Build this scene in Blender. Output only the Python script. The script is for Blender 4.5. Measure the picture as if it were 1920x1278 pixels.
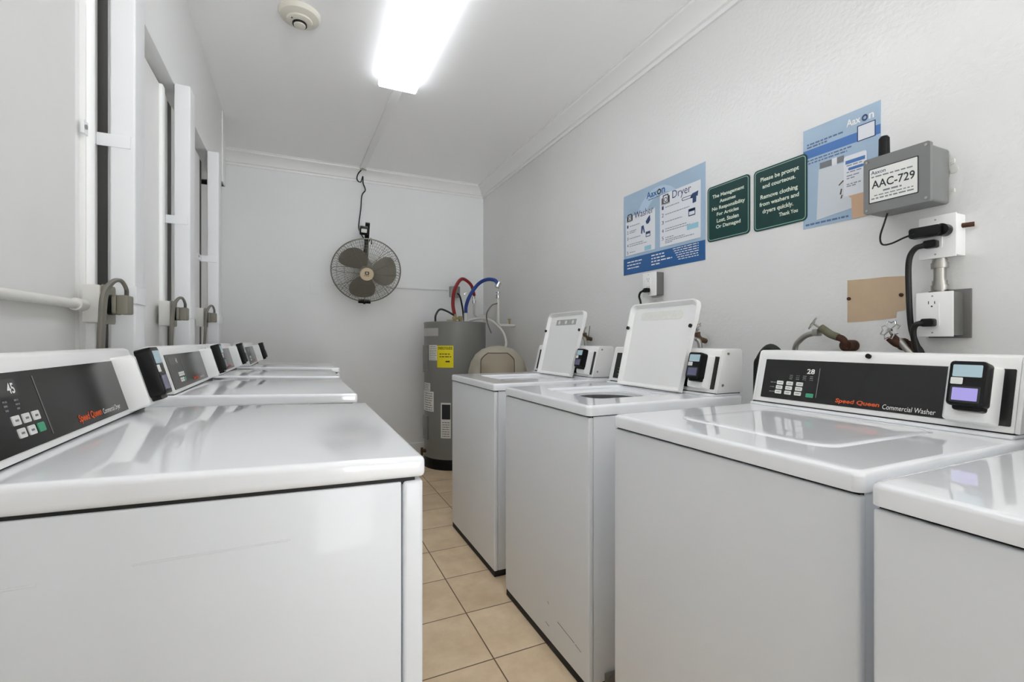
import bpy, bmesh, math, random
from mathutils import Matrix, Vector
random.seed(7)
sc = bpy.context.scene
C = sc.collection
PI = math.pi
for o in list(bpy.data.objects): bpy.data.objects.remove(o)

# ---------------------------------------------------------------- camera
FPX, V0, H = 870.0, 637.0, 1.14
YAW = math.atan(398/FPX)
cam = bpy.data.objects.new('camera', bpy.data.cameras.new('camera')); C.objects.link(cam)
cam.location = (0, 0, H); cam.rotation_euler = (PI/2, 0, -YAW)
cam.data.sensor_width = 36; cam.data.lens = 36*FPX/1920
cam.data.shift_y = -(639-V0)/1920; cam.data.clip_start = .02
sc.camera = cam
# ---------------------------------------------------------------- world, exposure
w = bpy.data.worlds.new('world'); sc.world = w; w.use_nodes = True
_nt = w.node_tree; _bg = _nt.nodes['Background']
_tc = _nt.nodes.new('ShaderNodeTexCoord'); _sp = _nt.nodes.new('ShaderNodeSeparateXYZ'); _mr = _nt.nodes.new('ShaderNodeMapRange')
_nt.links.new(_tc.outputs['Generated'], _sp.inputs[0]); _nt.links.new(_sp.outputs['Z'], _mr.inputs[0])
_mr.inputs[1].default_value = -.04; _mr.inputs[2].default_value = .02; _mr.inputs[3].default_value = 8.0; _mr.inputs[4].default_value = .6   # lower half made bright to lift ceiling and back wall; dim sky above
_nt.links.new(_mr.outputs[0], _bg.inputs[1]); _bg.inputs[0].default_value = (.95, .98, 1, 1)
sc.view_settings.view_transform = 'Standard'; sc.view_settings.look = 'None'
sc.view_settings.gamma = 1; sc.view_settings.exposure = 0.80
sc.view_settings.use_curve_mapping = False
LAMP = 3.2
sc.cycles.max_bounces = 16; sc.cycles.diffuse_bounces = 14; sc.cycles.glossy_bounces = 8
#        # emission of the fluorescent diffusers

# room
XW, XL, YB, YF, ZC = 1.80, -.66, 4.68, -3.2, 2.775
P, Q, R = -.495, -.435, -.525

# ---------------------------------------------------------------- materials
MATS = {}
def srgb(c):
    return tuple(((x/255)/12.92 if x/255 <= .04045 else ((x/255+.055)/1.055)**2.4) for x in c)
def M(name, rgb=None, rough=.5, metal=0, coat=0, emit=0, bump=0, bscale=80, var=0, vscale=3, spec=.5, trans=0):
    if name in MATS: return MATS[name]
    m = bpy.data.materials.new(name); m.use_nodes = True; MATS[name] = m
    nt = m.node_tree; b = nt.nodes['Principled BSDF']; col = srgb(rgb)+(1,)
    b.inputs['Base Color'].default_value = col; b.inputs['Roughness'].default_value = rough
    b.inputs['Metallic'].default_value = metal; b.inputs['Coat Weight'].default_value = coat
    b.inputs['Coat Roughness'].default_value = .035
    b.inputs['Specular IOR Level'].default_value = spec
    if emit:
        b.inputs['Emission Color'].default_value = col; b.inputs['Emission Strength'].default_value = emit
    tc = nt.nodes.new('ShaderNodeTexCoord')
    if var:
        n = nt.nodes.new('ShaderNodeTexNoise'); n.inputs['Scale'].default_value = vscale; n.inputs['Detail'].default_value = 5
        nt.links.new(tc.outputs['Object'], n.inputs['Vector'])
        mx = nt.nodes.new('ShaderNodeMixRGB'); mx.blend_type = 'MULTIPLY'; mx.inputs[0].default_value = 1
        mx.inputs[1].default_value = col
        r = nt.nodes.new('ShaderNodeMapRange'); r.inputs[1].default_value = .3; r.inputs[2].default_value = .7
        r.inputs[3].default_value = 1-var; r.inputs[4].default_value = 1
        nt.links.new(n.outputs['Fac'], r.inputs[0]); nt.links.new(r.outputs[0], mx.inputs[2])
        nt.links.new(mx.outputs[0], b.inputs['Base Color'])
    if bump:
        n = nt.nodes.new('ShaderNodeTexNoise'); n.inputs['Scale'].default_value = bscale; n.inputs['Detail'].default_value = 4
        nt.links.new(tc.outputs['Object'], n.inputs['Vector'])
        bp = nt.nodes.new('ShaderNodeBump'); bp.inputs['Strength'].default_value = bump; bp.inputs['Distance'].default_value = .003
        nt.links.new(n.outputs['Fac'], bp.inputs['Height']); nt.links.new(bp.outputs[0], b.inputs['Normal'])
    return m

WALL = M('gloss_wall_paint', (227, 227, 226), .27, bump=.6, bscale=55, var=.03, vscale=2.5)
WALLB = M('satin_wall_paint', (238, 239, 240), .5, bump=.15, bscale=30, var=.03, vscale=2)
WALLL = M('cream_wall_paint', (229, 228, 226), .38, bump=.1, bscale=14, var=.04, vscale=3)
CEIL = M('ceiling_paint', (250, 250, 250), .42, bump=.25, bscale=22, var=.02, vscale=2)
TRIM = M('trim_paint', (238, 238, 237), .35, bump=.08, bscale=20)
POST = M('duct_paint', (222, 223, 224), .35, bump=.05, bscale=12)
DARKSLOT = M('dark_slot_shade', (58, 55, 49), .5, var=.2, vscale=9)
ENAMEL = M('white_enamel', (240, 242, 245), .28, coat=1, spec=.5)
ENAMELF = M('white_enamel_side', (228, 231, 235), .42, coat=.12)
PLAST = M('white_plastic', (238, 238, 237), .3)
LIDIN = M('white_lid_inside', (238, 238, 237), .32)
BLACKP = M('black_glass_panel', (30, 30, 30), .2, spec=.45)
BLACK = M('black_plastic', (9, 9, 10), .3, spec=.3)
RUBBER = M('black_rubber', (16, 16, 16), .55)
SEAM = M('dark_seam', (30, 30, 30), .7)
FOOT = M('dark_foot', (50, 48, 45), .7)
KEY = M('key_white', (225, 225, 222), .4)
KEYG = M('key_green', (70, 160, 125), .4)
INKW = M('white_ink', (232, 232, 230), .5)
INKG = M('grey_ink', (120, 122, 126), .5)
INKD = M('dark_ink', (40, 42, 46), .5)
INKN = M('navy_ink', (44, 66, 110), .5)
ORANGE = M('orange_ink', (214, 84, 34), .5)
LINE = M('silver_line', (120, 120, 120), .4)
SCRLAB = M('pale_blue_label', (180, 205, 215), .25)
SCRON = M('lit_screen', (158, 150, 214), .3, emit=.2)
SCROFF = M('dim_screen', (105, 105, 135), .2)
STEEL = M('steel', (170, 168, 162), .35, metal=.9, bump=.1, bscale=60)
CHROME = M('chrome', (205, 205, 205), .2, metal=1)
GALV = M('galvanised', (150, 150, 148), .45, metal=.55, var=.15, vscale=20)
GREYBOX = M('grey_box_paint', (120, 121, 121), .45)
DGREY = M('grey_steel_box', (112, 111, 109), .45, metal=.2)
HEAT = M('heater_grey', (126, 126, 123), .38)
TAN = M('beige_plastic', (168, 161, 145), .5, bump=.1, bscale=120)
TAN2 = M('beige_plastic_dark', (146, 136, 118), .5, bump=.1, bscale=120)
YEL = M('yellow_label', (238, 222, 20), .45)
PAPER = M('label_paper', (224, 224, 220), .5)
SILV = M('silver_label', (190, 188, 184), .3, metal=.4)
RED = M('red_hose', (140, 22, 26), .4)
BLUE = M('blue_hose', (38, 66, 140), .4)
BRASS = M('brass', (158, 144, 96), .45, metal=.5)
COPPER = M('aged_brass', (110, 88, 66), .5, metal=.6, var=.4, vscale=60)
TAPE = M('green_grey_tape', (118, 115, 92), .7, var=.3, vscale=50)
RUST = M('rusty_metal', (88, 58, 42), .75, metal=.3, var=.5, vscale=70)
GREENS = M('green_sign', (12, 58, 56), .3)
CREAM = M('cream_ink', (214, 224, 208), .5)
PALEG = M('pale_green_line', (150, 190, 175), .45)
SKY = M('poster_light_blue', (166, 190, 212), .3, var=.12, vscale=5)
SKY2 = M('poster_pale_blue', (180, 202, 222), .3)
DBLUE = M('poster_blue', (38, 92, 150), .3)
MBLUE = M('poster_mid_blue', (72, 118, 182), .3)
CARD = M('poster_white_card', (222, 225, 230), .35)
SKIN = M('poster_tan', (208, 172, 142), .45)
PATCH = M('bare_beige_patch', (198, 174, 145), .6, var=.08, vscale=20)
FANM = M('fan_metal', (138, 136, 126), .4, metal=.4)
BLADE = M('fan_blade_metal', (152, 148, 136), .45, metal=.25)
FANB = M('fan_badge', (212, 196, 168), .45)
CORDG = M('grey_cord', (112, 109, 100), .5)
PLUGG = M('grey_plug', (122, 118, 106), .45)
TUBEIN = M('tub_inside', (206, 206, 204), .35)
BASKET = M('steel_basket', (120, 120, 120), .35, metal=.7)
PIPEW = M('white_pipe', (214, 213, 208), .4)
LIGHTM = M('fluorescent_diffuser', (247, 250, 255), .4, emit=LAMP)
SMOKE = M('aged_white_plastic', (214, 210, 198), .45)

def tile_material():
    m = bpy.data.materials.new('floor_tile'); m.use_nodes = True; nt = m.node_tree; N = nt.nodes; L = nt.links
    b = N['Principled BSDF']; b.inputs['Roughness'].default_value = .42
    tc = N.new('ShaderNodeTexCoord'); sp = N.new('ShaderNodeSeparateXYZ'); L.new(tc.outputs['Object'], sp.inputs[0])
    def math_(op, a, b_=None, v=None):
        n = N.new('ShaderNodeMath'); n.operation = op
        if isinstance(a, (int, float)): n.inputs[0].default_value = a
        else: L.new(a, n.inputs[0])
        if b_ is not None:
            if isinstance(b_, (int, float)): n.inputs[1].default_value = b_
            else: L.new(b_, n.inputs[1])
        return n.outputs[0]
    S = .3045; fl = []; ds = []
    for ax, off in (('X', .632), ('Y', 1.537)):
        t = math_('DIVIDE', math_('SUBTRACT', sp.outputs[ax], off), S)
        f = math_('FRACT', t); fl.append(math_('FLOOR', t))
        ds.append(math_('MULTIPLY', math_('MINIMUM', f, math_('SUBTRACT', 1, f)), S))
    d = math_('MINIMUM', ds[0], ds[1])
    mr = N.new('ShaderNodeMapRange'); mr.inputs[1].default_value = .0015; mr.inputs[2].default_value = .003
    L.new(d, mr.inputs[0])
    cb = N.new('ShaderNodeCombineXYZ'); L.new(fl[0], cb.inputs[0]); L.new(fl[1], cb.inputs[1])
    wn = N.new('ShaderNodeTexWhiteNoise'); wn.noise_dimensions = '2D'; L.new(cb.outputs[0], wn.inputs['Vector'])
    nz = N.new('ShaderNodeTexNoise'); nz.inputs['Scale'].default_value = 7; nz.inputs['Detail'].default_value = 8
    nz.inputs['Roughness'].default_value = .65; L.new(tc.outputs['Object'], nz.inputs['Vector'])
    cr = N.new('ShaderNodeValToRGB'); cr.color_ramp.elements[0].position = .3; cr.color_ramp.elements[1].position = .72
    cr.color_ramp.elements[0].color = srgb((208, 182, 147))+(1,); cr.color_ramp.elements[1].color = srgb((238, 216, 184))+(1,)
    L.new(math_('ADD', math_('MULTIPLY', nz.outputs['Fac'], .85), math_('MULTIPLY', wn.outputs['Value'], .15)), cr.inputs[0])
    mx = N.new('ShaderNodeMixRGB'); mx.inputs[1].default_value = srgb((104, 82, 60))+(1,)
    L.new(mr.outputs[0], mx.inputs[0]); L.new(cr.outputs[0], mx.inputs[2]); L.new(mx.outputs[0], b.inputs['Base Color'])
    bp = N.new('ShaderNodeBump'); bp.inputs['Distance'].default_value = .0015; bp.inputs['Strength'].default_value = .6
    L.new(mr.outputs[0], bp.inputs['Height']); L.new(bp.outputs[0], b.inputs['Normal'])
    return m
TILE = tile_material()

# ---------------------------------------------------------------- builders
def F3(o, ex, ey, ez):
    m = Matrix.Identity(4)
    for i, v in enumerate((ex, ey, ez)):
        for k in range(3): m[k][i] = v[k]
    for k in range(3): m[k][3] = o[k]
    return m
def on_right(y, z, off=0): return F3((XW-off, y, z), (0, -1, 0), (0, 0, 1), (-1, 0, 0))   # x to the camera, y up, z out of wall
def on_left(y, z, x=R): return F3((x, y, z), (0, 1, 0), (0, 0, 1), (1, 0, 0))
def on_back(x, z, off=0): return F3((x, YB-off, z), (1, 0, 0), (0, 0, 1), (0, -1, 0))
def catmull(pts, n=8):
    pts = [Vector(p) for p in pts]
    if len(pts) < 3: return pts
    q = [2*pts[0]-pts[1]]+pts+[2*pts[-1]-pts[-2]]; out = []
    for i in range(1, len(q)-2):
        a, b, c, d = q[i-1:i+3]
        for k in range(n):
            t = k/n
            out.append(.5*((2*b)+(c-a)*t+(2*a-5*b+4*c-d)*t*t+(3*b-a-3*c+d)*t**3))
    out.append(pts[-1]); return out

class B:
    def __init__(s, frame=None): s.bm = bmesh.new(); s.f = frame or Matrix.Identity(4); s.mi = 0
    def _merge(s, t, smooth=False, m=None):
        for f in t.faces: f.material_index = s.mi; f.smooth = smooth
        bmesh.ops.transform(t, matrix=(s.f @ m) if m is not None else s.f, verts=t.verts)
        me = bpy.data.meshes.new('tmp'); t.to_mesh(me); t.free(); s.bm.from_mesh(me); bpy.data.meshes.remove(me)
        return s
    def box(s, x0, x1, y0, y1, z0, z1, bev=0, seg=2, m=None):
        t = bmesh.new(); bmesh.ops.create_cube(t, size=1)
        for v in t.verts: v.co = Vector(((x0+x1)/2+v.co.x*(x1-x0), (y0+y1)/2+v.co.y*(y1-y0), (z0+z1)/2+v.co.z*(z1-z0)))
        if bev:
            bmesh.ops.bevel(t, geom=t.edges[:], offset=bev, segments=seg, affect='EDGES', profile=.6)
        return s._merge(t, bev > 0, m)
    def poly(s, pts, h0, h1, axis='z', bev=0, seg=2, smooth=None, m=None):
        """2-D polygon pts extruded from h0 to h1 along axis"""
        t = bmesh.new()
        def P3(p, h): return {'z': (p[0], p[1], h), 'x': (h, p[0], p[1]), 'y': (p[0], h, p[1])}[axis]
        a = [t.verts.new(P3(p, h0)) for p in pts]; b = [t.verts.new(P3(p, h1)) for p in pts]
        n = len(pts); t.faces.new(a); t.faces.new(b[::-1])
        for i in range(n): t.faces.new((a[i], b[i], b[(i+1) % n], a[(i+1) % n]))
        bmesh.ops.recalc_face_normals(t, faces=t.faces)
        if bev:
            bmesh.ops.bevel(t, geom=t.edges[:], offset=bev, segments=seg, affect='EDGES', profile=.6)
        return s._merge(t, bool(bev) if smooth is None else smooth, m)
    def rrect(s, x0, x1, y0, y1, h0, h1, r=.01, axis='z', n=5, bev=0, m=None):
        return s.poly(rr(x0, x1, y0, y1, r, n), h0, h1, axis, bev, smooth=False if not bev else True, m=m)
    def ring(s, outer, inner, h0, h1, axis='z', m=None):
        """frame between two polygons with equal counts"""
        t = bmesh.new(); n = len(outer)
        def P3(p, h): return {'z': (p[0], p[1], h), 'x': (h, p[0], p[1]), 'y': (p[0], h, p[1])}[axis]
        o0 = [t.verts.new(P3(p, h0)) for p in outer]; o1 = [t.verts.new(P3(p, h1)) for p in outer]
        i0 = [t.verts.new(P3(p, h0)) for p in inner]; i1 = [t.verts.new(P3(p, h1)) for p in inner]
        for i in range(n):
            j = (i+1) % n
            t.faces.new((o0[i], o0[j], o1[j], o1[i])); t.faces.new((o1[i], o1[j], i1[j], i1[i]))
            t.faces.new((i1[i], i1[j], i0[j], i0[i])); t.faces.new((i0[i], i0[j], o0[j], o0[i]))
        bmesh.ops.recalc_face_normals(t, faces=t.faces)
        return s._merge(t, False, m)
    def loft(s, loops, cap0=True, cap1=True, smooth=True, m=None):
        t = bmesh.new(); vs = [[t.verts.new(p) for p in l] for l in loops]; n = len(loops[0])
        for a, b in zip(vs, vs[1:]):
            for i in range(n): t.faces.new((a[i], a[(i+1) % n], b[(i+1) % n], b[i]))
        if cap0: t.faces.new(vs[0][::-1])
        if cap1: t.faces.new(vs[-1])
        bmesh.ops.recalc_face_normals(t, faces=t.faces)
        return s._merge(t, smooth, m)
    def tube(s, pts, r, n=10, smooth_path=True, rr_=None, m=None):
        pts = catmull(pts) if smooth_path else [Vector(p) for p in pts]
        loops = []; up = None
        for i, p in enumerate(pts):
            d = (pts[min(i+1, len(pts)-1)]-pts[max(i-1, 0)]).normalized()
            if up is None:
                up = d.orthogonal().normalized()
            up = (up-d*up.dot(d)).normalized(); sd = d.cross(up)
            ra = r if rr_ is None else rr_(i/(len(pts)-1))
            loops.append([p+(up*math.cos(a)+sd*math.sin(a))*ra for a in [2*PI*k/n for k in range(n)]])
        return s.loft(loops, m=m)
    def cyl(s, p0, p1, r0, r1=None, n=24, m=None):
        r1 = r0 if r1 is None else r1
        p0, p1 = Vector(p0), Vector(p1); d = (p1-p0).normalized(); u = d.orthogonal().normalized(); v = d.cross(u)
        L = [[p+(u*math.cos(a)+v*math.sin(a))*r for a in [2*PI*k/n for k in range(n)]] for p, r in ((p0, r0), (p1, r1))]
        s.loft(L, smooth=True, m=m); return s
    def lathe(s, prof, c=(0, 0, 0), n=32, m=None, axis='z'):
        L = []
        for r, h in prof:
            l = []
            for k in range(n):
                a = 2*PI*k/n; x, y = r*math.cos(a), r*math.sin(a)
                l.append({'z': (c[0]+x, c[1]+y, c[2]+h), 'y': (c[0]+x, c[1]+h, c[2]+y), 'x': (c[0]+h, c[1]+x, c[2]+y)}[axis])
            L.append(l)
        return s.loft(L, m=m)
    def sphere(s, c, r, sx=1, sy=1, sz=1, m=None):
        t = bmesh.new(); bmesh.ops.create_uvsphere(t, u_segments=20, v_segments=12, radius=r)
        for v in t.verts: v.co = Vector((v.co.x*sx+c[0], v.co.y*sy+c[1], v.co.z*sz+c[2]))
        return s._merge(t, True, m)
    def build(s, name, mats, parent=None, label=None, kind=None):
        me = bpy.data.meshes.new(name); s.bm.to_mesh(me); s.bm.free()
        for m in (mats if isinstance(mats, (list, tuple)) else [mats]): me.materials.append(m)
        try: me.set_sharp_from_angle(angle=math.radians(40))
        except Exception: pass
        o = bpy.data.objects.new(name, me); C.objects.link(o)
        if parent: o.parent = parent
        if label: o['label'] = label
        if kind: o['kind'] = kind
        return o
def rr(x0, x1, y0, y1, r, n=5):
    out = []
    for cx, cy, a0 in ((x1-r, y1-r, 0), (x0+r, y1-r, 90), (x0+r, y0+r, 180), (x1-r, y0+r, 270)):
        for k in range(n+1):
            a = math.radians(a0+90*k/n); out.append((cx+r*math.cos(a), cy+r*math.sin(a)))
    return out
def dens(l, k=8):
    return [(a[0]+(b[0]-a[0])*j/k, a[1]+(b[1]-a[1])*j/k) for a, b in zip(l, l[1:]+l[:1]) for j in range(k)]
def text(s, x0, x1, y0, y1, frame, h=.0006, shear=0, bold=0, warp=None):
    """a B holding the text, fitted in the rectangle x0..x1, y0..y1 of the frame's plane"""
    cu = bpy.data.curves.new('t', 'FONT'); cu.body = s; cu.extrude = 0; cu.offset = bold; cu.shear = shear; cu.resolution_u = 3
    o = bpy.data.objects.new('t', cu); C.objects.link(o)
    dg = bpy.context.evaluated_depsgraph_get(); me = bpy.data.meshes.new_from_object(o.evaluated_get(dg))
    bpy.data.objects.remove(o); bpy.data.curves.remove(cu)
    xs = [v.co.x for v in me.vertices]; ys = [v.co.y for v in me.vertices]
    a, b_, c, d = min(xs), max(xs), min(ys), max(ys)
    t = bmesh.new(); t.from_mesh(me); bpy.data.meshes.remove(me)
    for v in t.verts: v.co = Vector((x0+(v.co.x-a)/(b_-a)*(x1-x0), y0+(v.co.y-c)/(d-c)*(y1-y0), h))
    if warp:
        for v in t.verts: v.co = warp(v.co)
    B_ = B(frame); B_._merge(t); return B_
def add_text(bb, s, x0, x1, y0, y1, h=.0006, **k):
    t = text(s, x0, x1, y0, y1, Matrix.Identity(4), h, **k); return bb._merge(t.bm)
def words(bb, x0, x1, y, hgt, h0, h1, seed=0, cw=.012):
    rnd = random.Random(seed); x = x0
    while x < x1-.002:
        l = min(cw*rnd.uniform(.5, 1.6), x1-x)
        bb.box(x, x+l, y, y+hgt, h0, h1); x += l+cw*.3
def thing(name, label, cat, m, group=None):
    o = bpy.data.objects.new(name, None); C.objects.link(o); o.empty_display_size = .1
    o.matrix_world = m if isinstance(m, Matrix) else Matrix.Translation(m)
    o['label'] = label; o['category'] = cat
    if group: o['group'] = group
    return o
def tag(o, label, cat, group=None):
    o['label'] = label; o['category'] = cat
    if group: o['group'] = group
    return o
def struct(name, bb, m):
    o = bb.build(name, m); o['kind'] = 'structure'; return o

# ================================================================ SETTING
t_ = .12
struct('floor', B().box(XL-t_, XW+t_, YF-t_, YB+t_, -.1, 0), TILE)
struct('ceiling', B().box(XL-t_, XW+t_, YF-t_, YB+t_, ZC, ZC+.1), CEIL)
struct('wall_right', B().box(XW, XW+t_, YF-t_, YB+t_, 0, ZC), WALL)
struct('wall_back', B().box(XL-t_, XW, YB, YB+t_, 0, ZC), WALLB)
struct('wall_left', B().box(XL-t_, XL, YF-t_, YB, 0, ZC), WALLL)
# wall behind the camera with an opening added to let in fill light
struct('wall_front', B().box(XL, .20, YF-t_, YF, 0, ZC).box(1.60, XW, YF-t_, YF, 0, ZC).box(.20, 1.60, YF-t_, YF, 2.1, ZC), WALLB)
# lining boards of the left wall, standing proud of it, with dark slots between
panels = [(YF, 1.555), (1.615, 1.700), (1.785, 2.470), (2.545, 3.185)]
for a, b_ in panels:
    struct('wall_left_lining', B().box(XL, R, a, b_, 0, 2.195, .004), WALLL)
struct('trim_1', B().box(XL, R-.012, 1.555, 1.615, 0, 2.195, .004).cyl((R-.008, 1.64, 0), (R-.008, 1.64, 2.195), .02, n=24), TRIM)
struct('trim_2', B().box(XL, R+.012, 2.335, 2.375, 0, 2.195, .005), TRIM)
struct('trim_3', B().box(XL, R+.008, 2.93, 2.965, 0, 2.195, .005), TRIM)
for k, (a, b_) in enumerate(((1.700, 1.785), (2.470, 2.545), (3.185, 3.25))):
    struct('trim_%d' % (4+k), B().box(XL+.002, R-.003, a, b_, 0, 2.19), DARKSLOT)  # near-flush strips; the deep slots' shade is put into their dark colour
# header box along the ceiling
struct('trim_7', B().box(XL, P, YF, 3.93, 2.25, ZC, .004).box(XL, P+.004, 3.80, 3.93, 2.25, ZC-.03, .002), TRIM)
# crown mouldings
def crown_profile(z, c=.10, d=.115):
    return [(0, z-d), (.012, z-d), (.016, z-d+.018), (.03, z-d+.022), (.045, z-.05), (.07, z-.028), (c-.012, z-.018), (c-.01, z-.006), (c, z-.004), (c, z), (0, z)]
cp = crown_profile(ZC)
struct('trim_8', B().poly([(XW-a, z) for a, z in cp], YF, YB, 'y'), TRIM)
struct('trim_9', B().poly([(YB-a, z) for a, z in cp], XL, XW, 'x'), TRIM)
struct('baseboard_back', B().box(XL, XW, YB-.014, YB, 0, .10, .003), TRIM)
# flat raceway on the ceiling from the lamp to the cord hook
tag(B().poly([(.556, 2.98), (.611, 2.98), (.570, 4.58), (.515, 4.58)], ZC-.018, ZC, 'z', bev=.003).build('ceiling_raceway', TRIM),
    'flat painted raceway on the ceiling between the light fixture and the back wall', 'raceway')

# ---------------------------------------------------------------- posts (boxed ducts) on the left wall
for i, (y0, y1, lab, zs) in enumerate(((1.683, 1.777, 'white square vent duct nearest the camera on the left wall', 1.71),
                         (2.43, 2.534, 'white square vent duct in the middle of the three on the left wall', 1.66),
                         (3.215, 3.32, 'white square vent duct nearest the back wall', 1.615))):
    t = thing('vent_duct', lab, 'duct', (Q, (y0+y1)/2, 0), 'painted vent ducts on the left wall')
    g = Matrix.Translation((-Q, -(y0+y1)/2, 0))
    B(g).box(P+.001, Q, y0, y1, .0, 2.25, .006, 3).build('duct_run', POST, t)
    zj = 1.235 if i else 1.245
    B(g).box(P+.003, Q+.004, y0-.004, y1+.004, zj, zj+.05, .002).build('joint_sleeve', POST, t)
    s_ = B(g).box(R, Q-.01, y0-.0035, y0+.001, zs-.018, zs+.018, .001).box(R-.005, R+.003, y0-.085, y0-.001, zs-.018, zs+.018, .001)
    st = s_.build('strap', POST, t); B(g).cyl((R+.002, y0-.078, zs), (R+.007, y0-.078, zs), .006, n=12).build('screw_head', STEEL, st)
# small brackets where last duct meets the header
tag(B().box(P-.02, P+.008, 3.33, 3.60, 2.16, 2.25, .003).box(P+.004, P+.010, 3.52, 3.60, 2.08, 2.17, .002).build('header_bracket', TRIM),
    'small white bracket plate under the far end of the ceiling beam', 'bracket')

# ---------------------------------------------------------------- dryer outlets with looping cords
def dryer_outlet(y, z, label, cordlab):
    fr = on_left(y, z)
    t = thing('dryer_outlet', label, 'outlet', fr, 'painted outlet boxes behind the dryers')
    B().box(-.05, .05, -.05, .05, 0.013, .05, .005).build('outlet_box', PIPEW, t)
    B().rrect(-.045, .045, -.052, .052, .05, .056, .01).build('cover_plate', PLUGG, t)
    B().cyl((-.005, 0, .056), (-.005, 0, .066), .028).build('receptacle_face', BLACK, t)
    c = thing('dryer_plug', cordlab, 'plug', fr, 'grey dryer plugs with looping cords')
    B().rrect(-.032, .020, -.027, .027, .068, .078, .010, bev=.003).box(-.031, .019, -.026, .026, .078, .104, .006).build('plug_body', PLUGG, c)
    for k, o in enumerate((-.011, 0, .011)):
        B().tube([(-.006, .024, .094), (-.010, .045, .094), (-.030, .064, .088), (-.058+o*.5, .056, .078), (-.078+o, .02, .068), (-.082+o, -.06, .064), (-.080+o, -.16, .06), (-.078+o, -.30, .055)], .0052, 8).build('cord_strand', CORDG, c)
dryer_outlet(1.600, 1.235, 'painted outlet box on the left wall where the level conduit ends', 'grey plug with thick looping cord nearest the camera, on the left wall')
dryer_outlet(2.315, 1.247, 'painted outlet box on the left wall between the nearest and farthest outlets', 'grey plug with looping cord, middle one of the three on the left wall')
dryer_outlet(3.035, 1.263, 'painted outlet box on the left wall closest to the back wall', 'grey plug with looping cord closest to the back wall')
cd = thing('wall_conduit', 'white painted conduit running level along the left wall to the first outlet', 'conduit', (R+.016, .4, 1.21))
B().tube([(0, -1.6, 0), (0, 1.149, .02)], .0115, 16, False).build('conduit_pipe', PIPEW, cd)
B().cyl((0, 1.10, .0196), (0, 1.148, .02), .0155).build('end_fitting', PIPEW, cd)
B().box(-.014, .004, .72, .745, -.01, .035, .003).build('strap', PIPEW, cd)

# ================================================================ MACHINES
def console_face(w, y0, z0, y1, z1):
    """frame on the slanted console face: x right, y up along the face, z outward (to the user, -y)"""
    up = Vector((0, y1-y0, z1-z0)); L = up.length; up.normalize()
    nrm = Vector((1, 0, 0)).cross(up)
    return F3((0, y0, z0), (1, 0, 0), up, nrm), L
def reader(parent, fr, x0, x1, q0, q1, n0, lit, mount):
    mx0, mx1, mq0, mq1 = mount
    # white tilted mount
    pts = [(mx0, mq0), (mx1, mq0), (mx1, mq1), (mx0, mq1)]
    lo = [[(x, y, -.002) for x, y in rr(mx0, mx1, mq0, mq1, .006, 3)],
          [(x, y, n0-.006) for x, y in rr(mx0+.001, mx1-.008, mq0+.002, mq1-.004, .006, 3)],
          [(x, y, n0) for x, y in rr(mx0+.006, mx1-.014, mq0+.008, mq1-.01, .006, 3)]]
    mt = B(fr).loft(lo, smooth=False).build('reader_mount', PLAST, parent)
    rd = B(fr).rrect(x0, x1, q0, q1, n0-.002, n0+.030, .008, bev=.003).rrect(x0+.008, x1-.004, q0-.009, q1-.01, n0-.002, n0+.018, .006).build('card_reader', BLACK, parent)
    W = x1-x0; Hh = q1-q0; n = n0+.030
    B(fr).rrect(x0+.007, x1-.007, q1-.009-Hh*.27, q1-.009, n, n+.0008, .002).build('tap_label', SCRLAB, rd)
    B(fr).rrect(x0+.005, x0+.026, q0+Hh*.47, q0+Hh*.62, n, n+.0008, .002).build('small_sticker', PAPER, rd)
    B(fr).rrect(x0+.006, x1-.007, q0+.007, q0+Hh*.43, n, n+.0006, .002).build('screen_bezel', INKD, rd)
    B(fr).rrect(x0+.010, x1-.011, q0+.011, q0+Hh*.39, n+.0006, n+.0012, .001).build('screen', SCRON if lit else SCROFF, rd)
    return mt

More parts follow.
